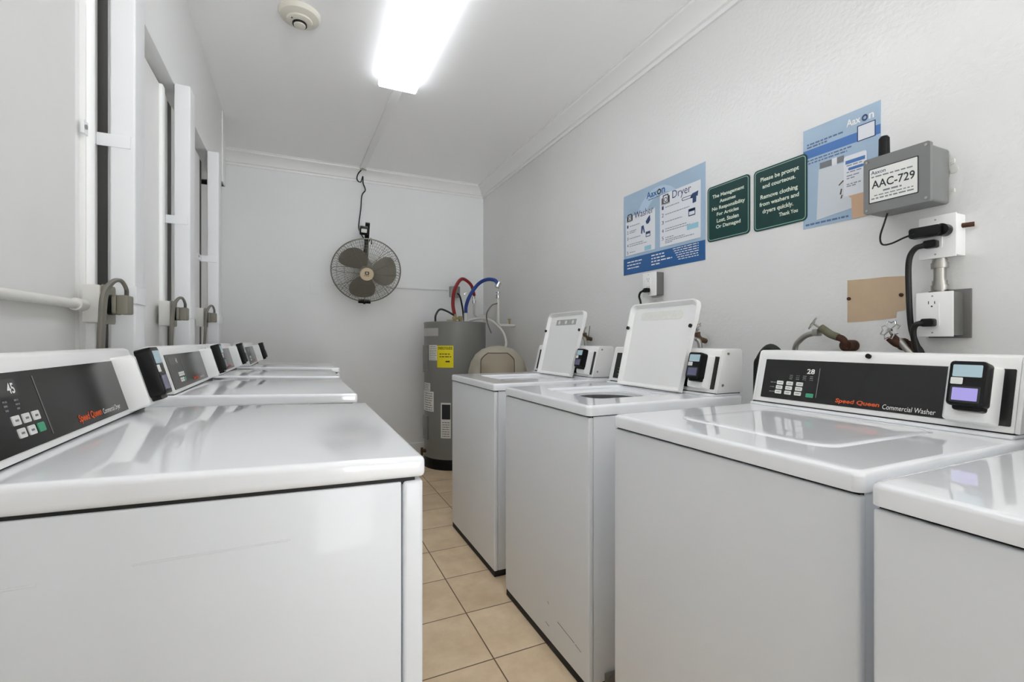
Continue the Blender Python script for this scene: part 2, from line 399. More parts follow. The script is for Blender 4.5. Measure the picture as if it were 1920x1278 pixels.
def washer(Xf, Yfar, w, label, lid_open, lit, lidlabel=None, lettering=True, display='28', z=0):
    t = thing('washing_machine', label, 'washing machine', F3((Xf, Yfar, z), (0, -1, 0), (1, 0, 0), (0, 0, 1)), 'top-load washing machines along the right wall')
    D = .70
    B().box(.004, w-.004, .02, D, .03, .893, .004).build('cabinet', ENAMELF, t)
    B().box(.001, w-.001, 0, .019, .03, .891, .006, 3).build('front_panel', ENAMELF, t)
    for x in (.05, w-.05):
        for y in (.06, D-.06): B().cyl((x, y, 0), (x, y, .035), .022, n=16).build('foot', FOOT, t)
    B().box(.006, w-.006, .003, D-.02, .002, .034).build('base_gap_fill', SEAM, t)  # dark fill painted in for the shaded gap and grime line at the floor
    B().box(.006, w-.006, .008, D-.002, .889, .8975).build('top_seam', SEAM, t)
    # top with lid opening
    lx0, lx1, ly0, ly1 = w/2-.197, w/2+.197, .118, .522
    hole = rr(lx0, lx1, ly0, ly1, .045, 7)
    def outl(d): return rr(-.003+d, w+.003-d, -.004+d, D-d, .016, 7)
    loops = [[(x, y, .8965) for x, y in outl(0)], [(x, y, .921) for x, y in outl(0)], [(x, y, .926) for x, y in outl(.0015)], [(x, y, .929) for x, y in outl(.005)], [(x, y, .930) for x, y in outl(.011)]]
    top = B().loft(loops, cap0=False, cap1=False)
    o5 = outl(.011)
    if lid_open:
        h2 = dens(rr(lx0+.012, lx1-.012, ly0+.012, ly1-.012, .04, 7)); hole = dens(hole); o5 = dens(o5)
        cxx, cyy, rc = w/2, .315, .150
        n = len(hole)
        circ = []
        for x, y in h2:
            a = math.atan2(y-cyy, x-cxx); circ.append((cxx+rc*math.cos(a), cyy+rc*math.sin(a)))
        top.loft([[(x, y, .930) for x, y in o5], [(x, y, .930) for x, y in hole]], False, False, smooth=False)
        top.loft([[(x, y, .930) for x, y in hole], [(x, y, .922) for x, y in h2], [(x, y, .914) for x, y in h2]], False, False)
        top.loft([[(x, y, .914) for x, y in h2], [(x, y, .908) for x, y in circ], [(x, y, .895) for x, y in circ]], False, False)
        to = top.build('top', ENAMEL, t)
        B().loft([[(cxx+(x-cxx)*1.0, cyy+(y-cyy)*1.0, .895) for x, y in circ], [(cxx+(x-cxx)*1.25, cyy+(y-cyy)*1.25, .86) for x, y in circ], [(cxx+(x-cxx)*1.25, cyy+(y-cyy)*1.25, .5) for x, y in circ]], False, True).build('wash_basket', BASKET, t)
        # lid leaning back on its hinge
        y0, z0, y1, z1 = .527, .932, .622, 1.302
        fr, L = console_face(w, y0, z0, y1, z1)
        out = [(lx0+.005, 0), (lx1-.005, 0), (lx1+.004, L*.72), (lx1+.004, L-.03)]
        pts = [(lx0+.004, 0), (lx1-.004, 0), (lx1+.002, L*.66), (lx1+.008, L*.76)]
        pts += [(lx1+.008-.03+.03*math.cos(a), L-.03+.03*math.sin(a)) for a in [PI/2*k/6 for k in range(7)]]
        pts += [(lx0-.008+.03-.03*math.sin(a), L-.03+.03*math.cos(a)) for a in [PI/2*k/6 for k in range(7)]]
        pts += [(lx0-.008, L*.76), (lx0-.002, L*.66)]
        cx, cy = (lx0+lx1)/2, L/2
        def inset(d): return [(cx+(x-cx)*(1-d/.2), cy+(y-cy)*(1-d/.19)) for x, y in pts]
        inn = [(x, max(y, .002)) for x, y in inset(.010)]
        lid = B(fr).poly(pts, -.002, .002).ring(pts, inset(.005), .002, .020)
        lid.loft([[(x, y, .020) for x, y in inset(.005)], [(x, y, .014) for x, y in inset(.010)], [(x, y, .0025) for x, y in inset(.018)]], False, True)
        lo = lid.build('lid', LIDIN, t)
        for x in (lx0+.004, lx1-.004): B(fr).cyl((x, L*.70, .018), (x, L*.70, .026), .008, n=16).build('bumper', RUBBER, lo)
        if lidlabel == 'pictograms':
            B(fr).box(lx0+.085, lx1-.085, L*.80, L*.89, .0030, .0036).build('instruction_label', M('grey_label', (176, 176, 174), .5, var=.25, vscale=90), lo)
            for x in (lx0+.12, cx, lx1-.12): B(fr).cyl((x, L*.845, .0036), (x, L*.845, .0042), .012, n=16).build('label_pictogram', PAPER, lo)
        elif lidlabel:
            B(fr).rrect(lx0+.06, lx1-.075, L*.80, L*.90, .0030, .0036, .018).build('worn_label', M('worn_label', (232, 232, 226), .4, var=.06, vscale=60), lo)
        B().cyl((lx0+.02, .533, .934), (lx1-.02, .522, .934), .005, n=12).build('hinge_rod', STEEL, t)
    else:
        top.loft([[(x, y, .930) for x, y in o5], [(x, y, .930) for x, y in rr(lx0-.004, lx1+.004, ly0-.004, ly1+.004, .047, 7)]], False, False, smooth=False)
        top.loft([[(x, y, .930) for x, y in rr(lx0-.004, lx1+.004, ly0-.004, ly1+.004, .047, 7)], [(x, y, .926) for x, y in rr(lx0-.001, lx1+.001, ly0-.001, ly1+.001, .046, 7)]], False, True)
        top.build('top', ENAMEL, t)
        def li(d): return rr(lx0+d, lx1-d, ly0+d, ly1-d, .045, 7)
        B().loft([[(x, y, .9262) for x, y in li(.001)], [(x, y, .930) for x, y in li(.001)], [(x, y, .932) for x, y in li(.004)], [(x, y, .9328) for x, y in li(.011)], [(x, y, .9318) for x, y in li(.04)]], False, True).build('lid', ENAMEL, t)
    # rear ledge + console
    B().box(.006, w-.006, .545, D-.01, .930, .938, .003).build('rear_ledge', ENAMEL, t)
    y0, z0, y1, z1 = .562, .941, .600, 1.092
    prof = [(y0, z0), (y1, z1), (y1+.004, z1+.010), (y1+.013, z1+.014), (.690, z1+.014), (.698, z1+.006), (.698, z0)]
    cons = B().poly(prof, .010, w-.010, 'x', .003, 2).poly([(y, z) for y, z in prof], .001, .0095, 'x', .002).poly(prof, w-.0095, w-.001, 'x', .002).build('console', PLAST, t)
    B().box(.01, w-.01, y0+.004, .695, .937, .942).build('console_seam', SEAM, t)
    fr, L = console_face(w, y0, z0, y1, z1)
    p0, p1 = .030, w-.016
    pan = B(fr).rrect(p0, p1, .014, L-.016, -.001, .0015, .003).build('control_panel', BLACKP, t)
    n = .0016
    for r in range(3):
        for c in range(3):
            x = .080+c*.0315-r*.001; q = .030+(2-r)*.0148
            B(fr).rrect(x, x+.021, q, q+.0115, n, n+.0016, .002, n=3).build('key_button', KEY, pan)
            B(fr).box(x+.004, x+.017, q+.005, q+.0068, n+.0016, n+.0019).build('key_legend', INKG, pan)
    B(fr).rrect(.080+.097, .080+.119, .028, .040, n, n+.0016, .002, n=3).build('start_button', KEYG, pan)
    text(display, .170, .193, .099, .114, fr, n+.0004, bold=.02).build('display_digits', INKW, pan)
    bb = B(fr)
    for k in range(4):
        for j in range(3): words(bb, .118+k*.021, .118+k*.021+.010, .079+j*.0055, .0022, n, n+.0004, seed=k*7+j, cw=.006)
    for k in range(3): words(bb, .058, .076, .034+k*.0148, .003, n, n+.0004, seed=k, cw=.006)
    bb.build('small_print', INKG, pan)
    B(fr).box(.206, .2078, .030, .118, n, n+.0006).build('divider_line', LINE, pan)
    text('Speed Queen', .262, .372, .020, .035, fr, n+.0004, shear=.1, bold=.03).build('brand_lettering', ORANGE, pan)
    text('Commercial Washer', .379, .490, .020, .0325, fr, n+.0004, shear=.1).build('model_lettering', INKW, pan)
    B().cyl((w*.52, y1+.0005, z1+.003), (w*.52, y1-.006, z1+.0045), .0065, n=16).build('lock_button', BLACK, t)
    for zq, yq in ((z0+.03, y0+.03), (z1-.004, y1+.022)):
        B().cyl((w-.001, yq, zq), (w+.0015, yq, zq), .005, n=12).build('end_screw', STEEL, t)
    reader(t, fr, w-.104, w-.040, .041, .141, .035, lit, (w-.122, w-.034, .010, .142))
    return t

W1 = washer(.848, 2.735, .68, 'white top-loading washer farthest from the camera, lid open with grey pictogram label', True, False, 'pictograms')
W2 = washer(.838, 1.903, .66, 'white top-loading washer with open lid, between the other open washer and the closed one', True, False, 'worn')
W3 = washer(.810, 1.075, .635, 'white top-loading washer with closed lid and lit purple card reader screen', False, True)
W4 = washer(.774, .405, .65, 'white washer cut off by the right edge of the photo, nearest the camera', False, False)
washer(.790, -.30, .65, 'added unseen white washer behind the camera, blocking low light from the opening', False, False)  # added out of view to block low light from the opening
# scuffs and foot bracket on the second washer
SC = M('scuff', (128, 128, 128), .6)
for q in ([(.463, .134), (.520, .1285), (.575, .124), (.574, .1225), (.52, .127), (.463, .132)], [(.58, .123), (.615, .118), (.615, .117), (.58, .1215)], [(.374, .0865), (.40, .083), (.40, .0815), (.374, .085)], [(.39, .170), (.398, .164), (.398, .1625), (.39, .1685)]):
    B().poly(q, -.0010, .0, 'y').build('scuff_mark', SC, W2)
B().box(.6605, .663, .06, .2, .02, .06, .001).cyl((.663, .085, .04), (.665, .085, .04), .006).build('base_bracket', GALV, W2)

def dryer(Xf, Yn, w, label, display, z=0, lit=False):
    t = thing('tumble_dryer', label, 'dryer', F3((Xf, Yn, z), (0, 1, 0), (-1, 0, 0), (0, 0, 1)), 'tumble dryers along the left wall')
    D = .610
    for x in (.05, w-.05):
        for y in (.06, D-.06): B().cyl((x, y, 0), (x, y, .045), .022, n=16).build('foot', FOOT, t)
    B().poly([(.0335, .04), (.0335, .9185), (D, .9335), (D, .04)], .003, w-.003, 'x', .003).build('cabinet', ENAMELF, t)
    fp = B().box(.001, w-.001, .0, .031, .04, .9185, .006, 3).build('front_panel', ENAMELF, t)
    B().poly([(.012, .914), (.012, .9242), (D-.004, .939), (D-.004, .92)], .006, w-.006, 'x').build('top_seam', SEAM, t)
    B().poly([(-.003, .9235), (-.003, .956), (D, .978), (D, .9385)], -.003, w+.003, 'x', .010, 4).build('top', ENAMEL, t)
    door = B().rrect(w/2-.21, w/2+.21, .33, .76, -.022, 0.001, .05, axis='y', bev=.004).build('door', ENAMEL, t)
    B().rrect(w/2-.20, w/2-.15, .50, .60, -.03, -.02, .01, axis='y').build('door_handle', PLAST, door)
    # two pressed creases in the side sheet
    B().box(.0025, .0032, .19, .37, .855, .858, .0008).build('side_crease', ENAMELF, t)
    B().box(.0025, .0032, .46, .60, .850, .853, .0008).build('side_crease', ENAMELF, t)
    y0, z0, y1, z1 = .516, .978, .552, 1.104
    prof = [(y0, z0), (y1, z1), (y1+.004, z1+.012), (y1+.013, z1+.016), (.602, z1+.016), (.608, z1+.010), (.608, z0)]
    B().poly(prof, .010, w-.010, 'x', .003).poly(prof, .001, .0095, 'x', .002).poly(prof, w-.0095, w-.001, 'x', .002).build('console', PLAST, t)
    B().box(.012, w-.012, y0+.005, D-.004, .972, .979).build('console_seam', SEAM, t)
    fr, L = console_face(w, y0, z0, y1, z1)
    pan = B(fr).rrect(.022, w-.045, .011, L-.010, -.001, .0015, .003).build('control_panel', BLACKP, t)
    n = .0016
    for r in range(2):
        for c in range(3):
            if r == 1 and c == 2: continue
            x = .118+c*.026+r*.003; q = .047-r*.0185
            B(fr).rrect(x, x+.018, q, q+.0135, n, n+.0016, .002, n=3).build('key_button', KEY, pan)
            B(fr).box(x+.005, x+.013, q+.005, q+.008, n+.0016, n+.0019).build('key_legend', INKG, pan)
    B(fr).rrect(.173, .191, .0285, .042, n, n+.0016, .002, n=3).build('start_button', KEYG, pan)
    B(fr).rrect(.05, .158, .088, .112, n-.0002, n+.0002, .002, n=3).build('display_window', M('display_window', (60, 60, 60), .15), pan)
    text(display, .134, .152, .091, .106, fr, n+.0006, bold=.02).build('display_digits', INKW, pan)
    bb = B(fr)
    for k in range(3):
        for j in range(3): words(bb, .085+k*.028, .085+k*.028+.010, .068+j*.006, .0025, n, n+.0004, seed=k*5+j, cw=.006)
    bb.build('small_print', INKG, pan)
    B(fr).box(.207, .209, .020, .112, n, n+.0006).build('divider_line', LINE, pan)
    text('Speed Queen', .303, .402, .017, .034, fr, n+.0004, shear=.1, bold=.03).build('brand_lettering', ORANGE, pan)
    text('Commercial Dryer', .410, .500, .017, .0305, fr, n+.0004, shear=.1).build('model_lettering', INKW, pan)
    for zq, yq in ((z1-.004, y1+.026), ):
        for xs in (-.0015, w-.001): B().cyl((xs, yq, zq), (xs+.0025, yq, zq), .005, n=12).build('end_screw', STEEL, t)
    reader(t, fr, w-.126, w-.062, .020, .132, .040, lit, (w-.142, w-.046, .003, .128))
    return t
D1 = dryer(.178, .727, .685, 'white tumble dryer nearest the camera, filling the lower left', '45')
D2 = dryer(.178, 1.672, .71, 'white tumble dryer second from the camera in the left row', '45')
D3 = dryer(.183, 2.510, .67, 'white tumble dryer third from the camera in the left row', '45')
dryer(.178, -.78, .685, 'added unseen white tumble dryer behind the camera, shading the nearest dryer', '45')  # unseen, added to keep light from the opening off the nearest dryer's side
D4 = dryer(.240, 3.270, .675, 'white tumble dryer nearest the back wall, last of the left row', '45')

# ================================================================ CEILING THINGS
def ceiling_light(x, y0, y1, label):
    t = thing('ceiling_light', label, 'light fixture', (x, (y0+y1)/2, ZC))
    h = (y1-y0)/2
    B().box(-.112, .112, -h+.004, h-.004, -.022, 0, .002).build('housing', TRIM, t)
    B().poly([(-.117, -.018), (-.119, -.045), (-.112, -.056), (.112, -.056), (.119, -.045), (.117, -.018)], -h, h, 'y', .003).build('diffuser', LIGHTM, t)
    return t
ceiling_light(.563, .54, 2.975, 'long fluorescent wraparound light on the ceiling, lit')
s = thing('smoke_detector', 'round off-white smoke detector on the ceiling beside the light', 'smoke detector', (.0, 2.56, ZC))
B().lathe([(.098, 0), (.098, -.006), (.09, -.022), (.062, -.034), (.058, -.034)]).build('base', SMOKE, s)
B().lathe([(.06, -.032), (.058, -.042), (.035, -.050), (.032, -.050)]).build('cover', SMOKE, s)
B().lathe([(.034, -.046), (.034, -.057), (.027, -.057)]).build('vent_ring', BLACK, s)
B().lathe([(.0285, -.05), (.027, -.062), (.022, -.065), (.003, -.0652)]).build('sensor_cap', SMOKE, s)
B().cyl((-.035, -.03, -.045), (-.035, -.03, -.049), .003, n=10).build('status_light', INKD, s)

# ================================================================ BACK WALL
Yf_ = 4.33
fm = Matrix.Translation((.545, Yf_, 1.757)) @ Matrix.Rotation(math.radians(29), 4, 'X') @ Matrix.Rotation(math.radians(-4), 4, 'Z')
fan = thing('wall_fan', 'large round grey wall fan with wire cage and cream centre badge', 'fan', fm)
RF = .298
bb = B()
def circ_pts(r, y, n=48): return [(r*math.cos(2*PI*k/n), y, r*math.sin(2*PI*k/n)) for k in range(n+1)]
def cage(sign, dep, nw):
    bb = B()
    for k in range(nw):
        a = 2*PI*k/nw; ca, sa = math.cos(a), math.sin(a)
        pts = [(r*ca, sign*y, r*sa) for r, y in ((.055, dep), (.14, dep*.97), (.22, dep*.85), (.275, dep*.5), (RF-.002, 0))]
        bb.tube(pts, .0014 if k % 8 else .0032, 4, False)
    for r, y in ((.11, dep), (.19, dep*.9), (.255, dep*.65)):
        bb.tube(circ_pts(r, sign*y, 40), .0014, 4, False)
    return bb
cage(-1, .075, 96).build('front_grille', FANM, fan)
cage(1, .075, 64).build('rear_grille', FANM, fan)
B().tube(circ_pts(RF, 0, 56), .006, 8, False).build('rim', FANM, fan)
B().lathe([(.003, -.086), (.055, -.085), (.060, -.078), (.060, -.07)], axis='y').build('badge', FANB, fan)
lg = fan.children[-1]
fb = F3((0, -.0862, 0), (1, 0, 0), (0, 0, 1), (0, -1, 0))
B(fb).ring(rr(-.018, .018, 0.0, .028, .006), rr(-.010, .010, .007, .021, .004), 0, .0008).build('emblem', INKD, lg)
bb = B(fb); words(bb, -.022, .022, -.013, .006, 0, .0006, 3, .012); bb.build('small_print', INKD, lg)
for k, a0 in enumerate((128, -4, 252)):
    bl = []
    lo = []
    for i in range(11):
        f = i/10; r = .045+.215*f; wd = .035+.085*math.sin(min(1, f*1.05)*PI*.78)**.7; wd *= (1 if f < .93 else .82)
        tw = math.radians(30-14*f); a = math.radians(a0)+.18*f
        row = []
        for s_ in (-1, -.5, 0, .5, 1):
            u = s_*wd*(1 if s_ < 0 else 1.15); y = -.01+u*math.sin(tw)+.008*(1-s_*s_); rad = Vector((math.cos(a), 0, math.sin(a))); tan = Vector((-math.sin(a), 0, math.cos(a)))
            row.append((rad*(r-abs(s_)**3*.02*f)+tan*u*math.cos(tw))+Vector((0, y, 0)))
        lo.append(row)
    t = bmesh.new(); vs = [[t.verts.new(p) for p in r_] for r_ in lo]
    for i in range(10):
        for j in range(4): t.faces.new((vs[i][j], vs[i][j+1], vs[i+1][j+1], vs[i+1][j]))
    bmesh.ops.solidify(t, geom=t.faces[:], thickness=.002)
    B()._merge(t, True).build('blade', BLADE, fan)
B().cyl((0, -.04, 0), (0, .16, 0), .055).cyl((0, .16, 0), (0, .19, 0), .055, .03).build('motor', FANM, fan)
B().box(-.03, .03, .17, .30, -.02, .02, .004).box(-.02, .02, .27, .30, -.02, .36, .004).build('bracket', BLACK, fan)
B().box(-.055, .055, -.01, .03, -.315, -.29, .004).cyl((0, .01, -.325), (0, .01, -.312), .012).build('lower_clip', BLACK, fan)
B().box(-.075, -.005, .05, .12, .31, .375, .008).build('switch_box', BLACK, fan)
B().box(-.064, -.016, .046, .051, .335, .368, .004).build('switch_plate', PAPER, fan)
tag(B().tube([(.545, YB-.105, ZC-.012), (.505, YB-.05, 2.72), (.497, YB-.05, 2.665), (.53, YB-.04, 2.65), (.548, YB-.06, 2.70), (.552, YB-.05, 2.64), (.575, YB-.02, 2.585), (.545, YB-.015, 2.53), (.535, YB-.01, 2.40), (.52, YB-.01, 2.28), (.52, YB-.01, 2.20), (.56, YB-.04, 2.11), (.585, YB-.10, 2.06), (.60, YB-.22, 2.08), (.60, YB-.27, 2.02)], .0055, 8).build('fan_cord', RUBBER),
    'thin black cord hanging from the ceiling hook down the back wall to the fan', 'cord')
tag(B().cyl((.545, YB-.105, ZC-.025), (.545, YB-.105, ZC), .012, n=12).box(.52, .575, YB-.112, YB-.098, ZC-.03, ZC-.022).build('ceiling_hook', STEEL), 'small metal hook holding the fan cord at the top of the back wall', 'hook')
tag(B(on_back(.127, 1.632)).rrect(-.045, .045, -.067, .067, 0, .006, .004, bev=.001).build('blank_wall_plate', WALLB), 'blank painted wall plate on the back wall left of the fan', 'wall plate')
tag(B(on_back(0, 1.66)).tube([(.28, .0, .014), (1.40, .0, .014)], .0105, 14, False).build('back_wall_conduit', WALLB), 'painted conduit running level behind the fan on the back wall', 'conduit')
jb = thing('junction_box', 'grey steel junction box on the back wall above the water heater', 'junction box', on_back(1.47, 1.64))
B().box(-.05, .05, -.055, .055, 0, .045, .003).build('box_body', DGREY, jb)
B().box(-.052, .052, -.057, .057, .045, .048, .001).build('box_cover', GALV, jb)
tag(B().tube([(1.49, YB-.07, 1.62), (1.50, YB-.12, 1.58), (1.49, 4.45, 1.45), (1.47, 4.35, 1.31)], .009, 10).build('heater_supply_cord', RUBBER), 'black cord dropping from the junction box to the water heater', 'cord')

# ---------------------------------------------------------------- water heater
HX, HY, HR, HT = 1.32, 4.165, .285, 1.30
wh = thing('water_heater', 'tall grey cylindrical water heater with yellow and white labels in the corner', 'water heater', (HX, HY, 0))
B().lathe([(HR, .09), (HR, HT-.012), (HR+.003, HT-.012), (HR+.003, HT), (HR-.01, HT+.004), (.01, HT+.006)], n=64).build('tank', HEAT, wh)
B().lathe([(HR-.02, 0.0), (HR+.008, 0.0), (HR+.01, .055), (HR-.004, .095), (HR-.02, .095)], n=64).build('base_ring', BLACK, wh)
view = math.atan2(-HY, -HX)
def wang(u):   # angle on the tank facing image column u, measured from the viewing direction
    return view+math.asin(max(-.99, min(.99, (u-858)/62.5)))
def patch(a0, a1, z0, z1, d0=0, d1=.0015, n=10, bev=0, base=0):
    b_ = B(); t = bmesh.new(); rows = []
    for k in range(n+1):
        a = a0+(a1-a0)*k/n
        rows.append([t.verts.new((r*math.cos(a), r*math.sin(a), z)) for r, z in ((HR+d0, z0), (HR+d1, z0), (HR+d1, z1), (HR+d0, z1))])
    for p, q in zip(rows, rows[1:]):
        for i in range(4): t.faces.new((p[i], q[i], q[(i+1) % 4], p[(i+1) % 4]))
    t.faces.new(rows[0]); t.faces.new(rows[-1][::-1]); bmesh.ops.recalc_face_normals(t, faces=t.faces)
    return b_._merge(t)
def cylwarp(ua, d):
    def f(co):
        a = ua+co.x/HR; return Vector(((HR+d)*math.cos(a), (HR+d)*math.sin(a), co.y))
    return f
def hlabel(name, u0, u1, z0, z1, m, lab=None):
    return patch(wang(u0), wang(u1), z0, z1).build(name, m, wh, lab)
def hprint(par, u0, u1, z0, z1, rows, m, seed):
    bb = B(); rnd = random.Random(seed); a0, a1 = wang(u0), wang(u1)
    for i in range(rows):
        z = z1-(i+.8)*(z1-z0)/rows; a = a0+(a1-a0)*.1; hh = (z1-z0)/rows*.35
        while a < a1-(a1-a0)*.15:
            l = (a1-a0)*rnd.uniform(.1, .3); l = min(l, a1-(a1-a0)*.08-a)
            p = patch(a, a+l, z, z+hh, .0015, .0019, 2); bb._merge(p.bm); a += l+(a1-a0)*.05
    bb.build('small_print', m, par)
y_ = hlabel('energy_label', 824, 855, .898, 1.09, YEL, 'yellow energy label')
text('ENERGYGUIDE', 0, (wang(853)-wang(826))*HR, 1.055, 1.08, None, warp=cylwarp(wang(826), .0019), bold=.02).build('label_title', INKD, y_)
hprint(y_, 826, 853, .985, 1.03, 2, INKD, 4); patch(wang(840), wang(848), .945, .957, .0015, .0019).build('label_figure', INKD, y_)
l_ = hlabel('white_label', 808, 823.5, .96, 1.095, PAPER, 'white label'); hprint(l_, 808, 823.5, .965, 1.09, 8, INKG, 1)
patch(wang(796), wang(826), 1.175, 1.245).build('silver_nameplate', SILV, wh)
l_ = hlabel('white_label', 797.5, 810, .685, .755, PAPER, 'small white label'); hprint(l_, 797.5, 810, .69, .75, 4, INKG, 2)
l_ = hlabel('white_label', 796.5, 817, .505, .682, PAPER, 'white leaflet label'); hprint(l_, 798, 816, .51, .675, 8, INKG, 3)
l_ = hlabel('warning_label', 831, 850, .28, .59, PAPER, 'white label with black header'); patch(wang(833), wang(849), .445, .575, .0015, .0019).build('label_header', INKD, l_); hprint(l_, 832, 849, .29, .43, 7, INKG, 5)
for z0, z1 in ((.85, 1.09), (.25, .46)):
    ac = patch(wang(797), wang(806.5), z0, z1, 0, .014, 6).build('access_panel', HEAT, wh)
    patch(wang(799), wang(802), z0+.01, z0+.025, .014, .018, 3).build('panel_screw', STEEL, ac)
B().cyl((HR*math.cos(wang(800))*1.0, HR*math.sin(wang(800)), .14), (HR*math.cos(wang(800))*1.15, HR*math.sin(wang(800))*1.15, .14), .016).cyl((HR*math.cos(wang(800))*1.12, HR*math.sin(wang(800))*1.12, .10), (HR*math.cos(wang(800))*1.12, HR*math.sin(wang(800))*1.12, .17), .012).build('drain_valve', COPPER, wh)
B().cyl((-.02, -.06, HT), (-.02, -.06, HT+.075), .014).box(-.045, .03, -.072, -.052, HT+.03, HT+.05, .004).cyl((.035, -.05, HT), (.035, -.05, HT+.06), .018).build('inlet_fittings', BRASS, wh)
B().box(-.11, -.02, -.105, -.095, HT+.012, HT+.024, .003).build('relief_lever', BRASS, wh)
B().cyl((.085, -.06, HT), (.085, -.06, HT+.09), .019).build('cold_inlet', PIPEW, wh)
B().tube([(-.215, -.10, HT+.0), (-.212, -.10, HT+.06), (-.17, -.09, HT+.115), (-.10, -.08, HT+.10), (-.02, -.06, HT+.06)], .009, 10).build('wiring_conduit', INKD, wh)
tag(B().tube([(1.295, 4.105, 1.375), (1.285, 4.12, 1.47), (1.315, 4.17, 1.60), (1.40, 4.28, 1.71), (1.47, 4.34, 1.735), (1.57, 4.42, 1.69), (1.632, 4.50, 1.60)], .0165, 14).build('hot_water_hose', RED), 'red water hose arching over the water heater', 'hose')
tag(B().tube([(1.405, 4.105, 1.385), (1.405, 4.09, 1.46), (1.43, 4.06, 1.55), (1.49, 4.01, 1.65), (1.55, 3.95, 1.69), (1.60, 3.88, 1.68), (1.632, 3.87, 1.645)], .0165, 14).build('cold_water_hose', BLUE), 'blue water hose arching beside the red one', 'hose')
cp_ = thing('cold_supply_pipe', 'white pipe rising from the right wall to the blue hose', 'pipe', (1.632, 3.87, 1.275))
B().tube([(.168, 0, 0), (.02, 0, 0), (0, 0, .015), (0, 0, .25)], .013, 14, False).build('pipe_run', PIPEW, cp_)
B().cyl((0, 0, .24), (0, 0, .275), .019).cyl((0, 0, .285), (0, 0, .30), .02).cyl((-.01, 0, .34), (.012, 0, .385), .022).build('pipe_fitting', CHROME, cp_)
B().box(.01, .045, -.01, .01, .355, .375, .003, m=Matrix.Rotation(-.5, 4, 'Y') @ Matrix.Translation((-.17, 0, 0.02))).build('valve_lever', CHROME, cp_)
B().cyl((.11, -.005, .01), (.11, -.005, .045), .008).cyl((.11, -.005, .045), (.11, -.005, .058), .013).build('drain_tap', BRASS, cp_)
hp_ = thing('hot_supply_pipe', 'white pipe behind the water heater joining the red hose', 'pipe', (1.64, 4.52, 1.385))
B().tube([(.15, 0, 0), (.02, 0, 0), (0, 0, .015), (-.005, 0, .15)], .012, 14, False).build('pipe_run', PIPEW, hp_)
B().cyl((-.005, 0, .13), (-.005, 0, .165), .018).cyl((-.006, 0, .175), (-.008, 0, .205), .016).build('pipe_fitting', CHROME, hp_)
tag(B().tube([(1.45, 4.12, 1.325), (1.53, 4.0, 1.34), (1.60, 3.93, 1.31), (1.665, 3.85, 1.22), (1.68, 3.80, 1.12), (1.66, 3.78, 1.03), (1.65, 3.75, .8)], .012, 10).build('relief_tube', PIPEW), 'cream flexible tube curving down beside the water heater', 'tube')
tag(B().tube([(1.62, 3.86, 1.47), (1.57, 3.87, 1.45), (1.53, 3.89, 1.38), (1.54, 3.9, 1.30), (1.57, 3.88, 1.2)], .006, 8).build('thin_grey_hose', DGREY), 'thin grey hose looping beside the white supply pipe', 'hose')

# ---------------------------------------------------------------- trash can
tc_ = thing('trash_can', 'round beige dome-top trash can behind the farthest washer', 'trash can', (1.375, 3.27, 0))
B().lathe([(.17, 0), (.175, .01), (.215, .80), (.22, .82)], n=48).build('bin_body', TAN, tc_)
B().lathe([(.222, .80), (.226, .83), (.224, .90), (.205, .97), (.17, 1.03), (.12, 1.07), (.06, 1.09), (.005, 1.095)], n=48).build('dome_lid', TAN, tc_)
vf = math.atan2(-3.27, -1.375)
def domept(u, v, d):    # u across, v up -> point on dome facing the camera
    z = v; pr = [(.226, .80), (.226, .83), (.224, .90), (.205, .97), (.17, 1.03), (.12, 1.07), (.06, 1.09)]
    for (r0, z0), (r1, z1) in zip(pr, pr[1:]):
        if z0 <= z <= z1: r = r0+(r1-r0)*(z-z0)/(z1-z0)
    r += d; x = u
    a = vf+math.asin(max(-.99, min(.99, x/r)))
    return (r*math.cos(a), r*math.sin(a), z)
def flap(ins, d):
    hw = .125-ins; pts = []
    top = 1.045-ins; prof = [(-hw, .82+ins), (-hw, .93), (-hw, .985), (-hw*.75, top-.012), (-hw*.5, top), (0, top+.002), (hw*.5, top), (hw*.75, top-.012), (hw, .985), (hw, .93), (hw, .82+ins)]
    return [domept(x, z, d) for x, z in prof]
t = bmesh.new()
for i in range(12):
    pass
t.free()
def flapmesh(ins, d0, d1, ridge=False):
    b_ = B(); t = bmesh.new(); N = 14; rows = []
    hw = .125-ins; z0, z1 = .82+ins, 1.047-ins
    for i in range(N+1):
        z = z0+(z1-z0)*i/N; ww = hw if z < z1-.055 else hw*(1-.42*((z-(z1-.055))/.055)**1.6)
        rows.append([t.verts.new(domept(-ww+2*ww*k/12, z, d1)) for k in range(13)])
    for p, q in zip(rows, rows[1:]):
        for k in range(12): t.faces.new((p[k], p[k+1], q[k+1], q[k]))
    bmesh.ops.recalc_face_normals(t, faces=t.faces)
    bmesh.ops.solidify(t, geom=t.faces[:], thickness=.004)
    return b_._merge(t, True)
flapmesh(0, 0, .004).build('flap_surround', M('flap_gap', (70, 62, 52), .6), tc_)
flapmesh(.006, 0, .008).build('push_flap', TAN2, tc_)

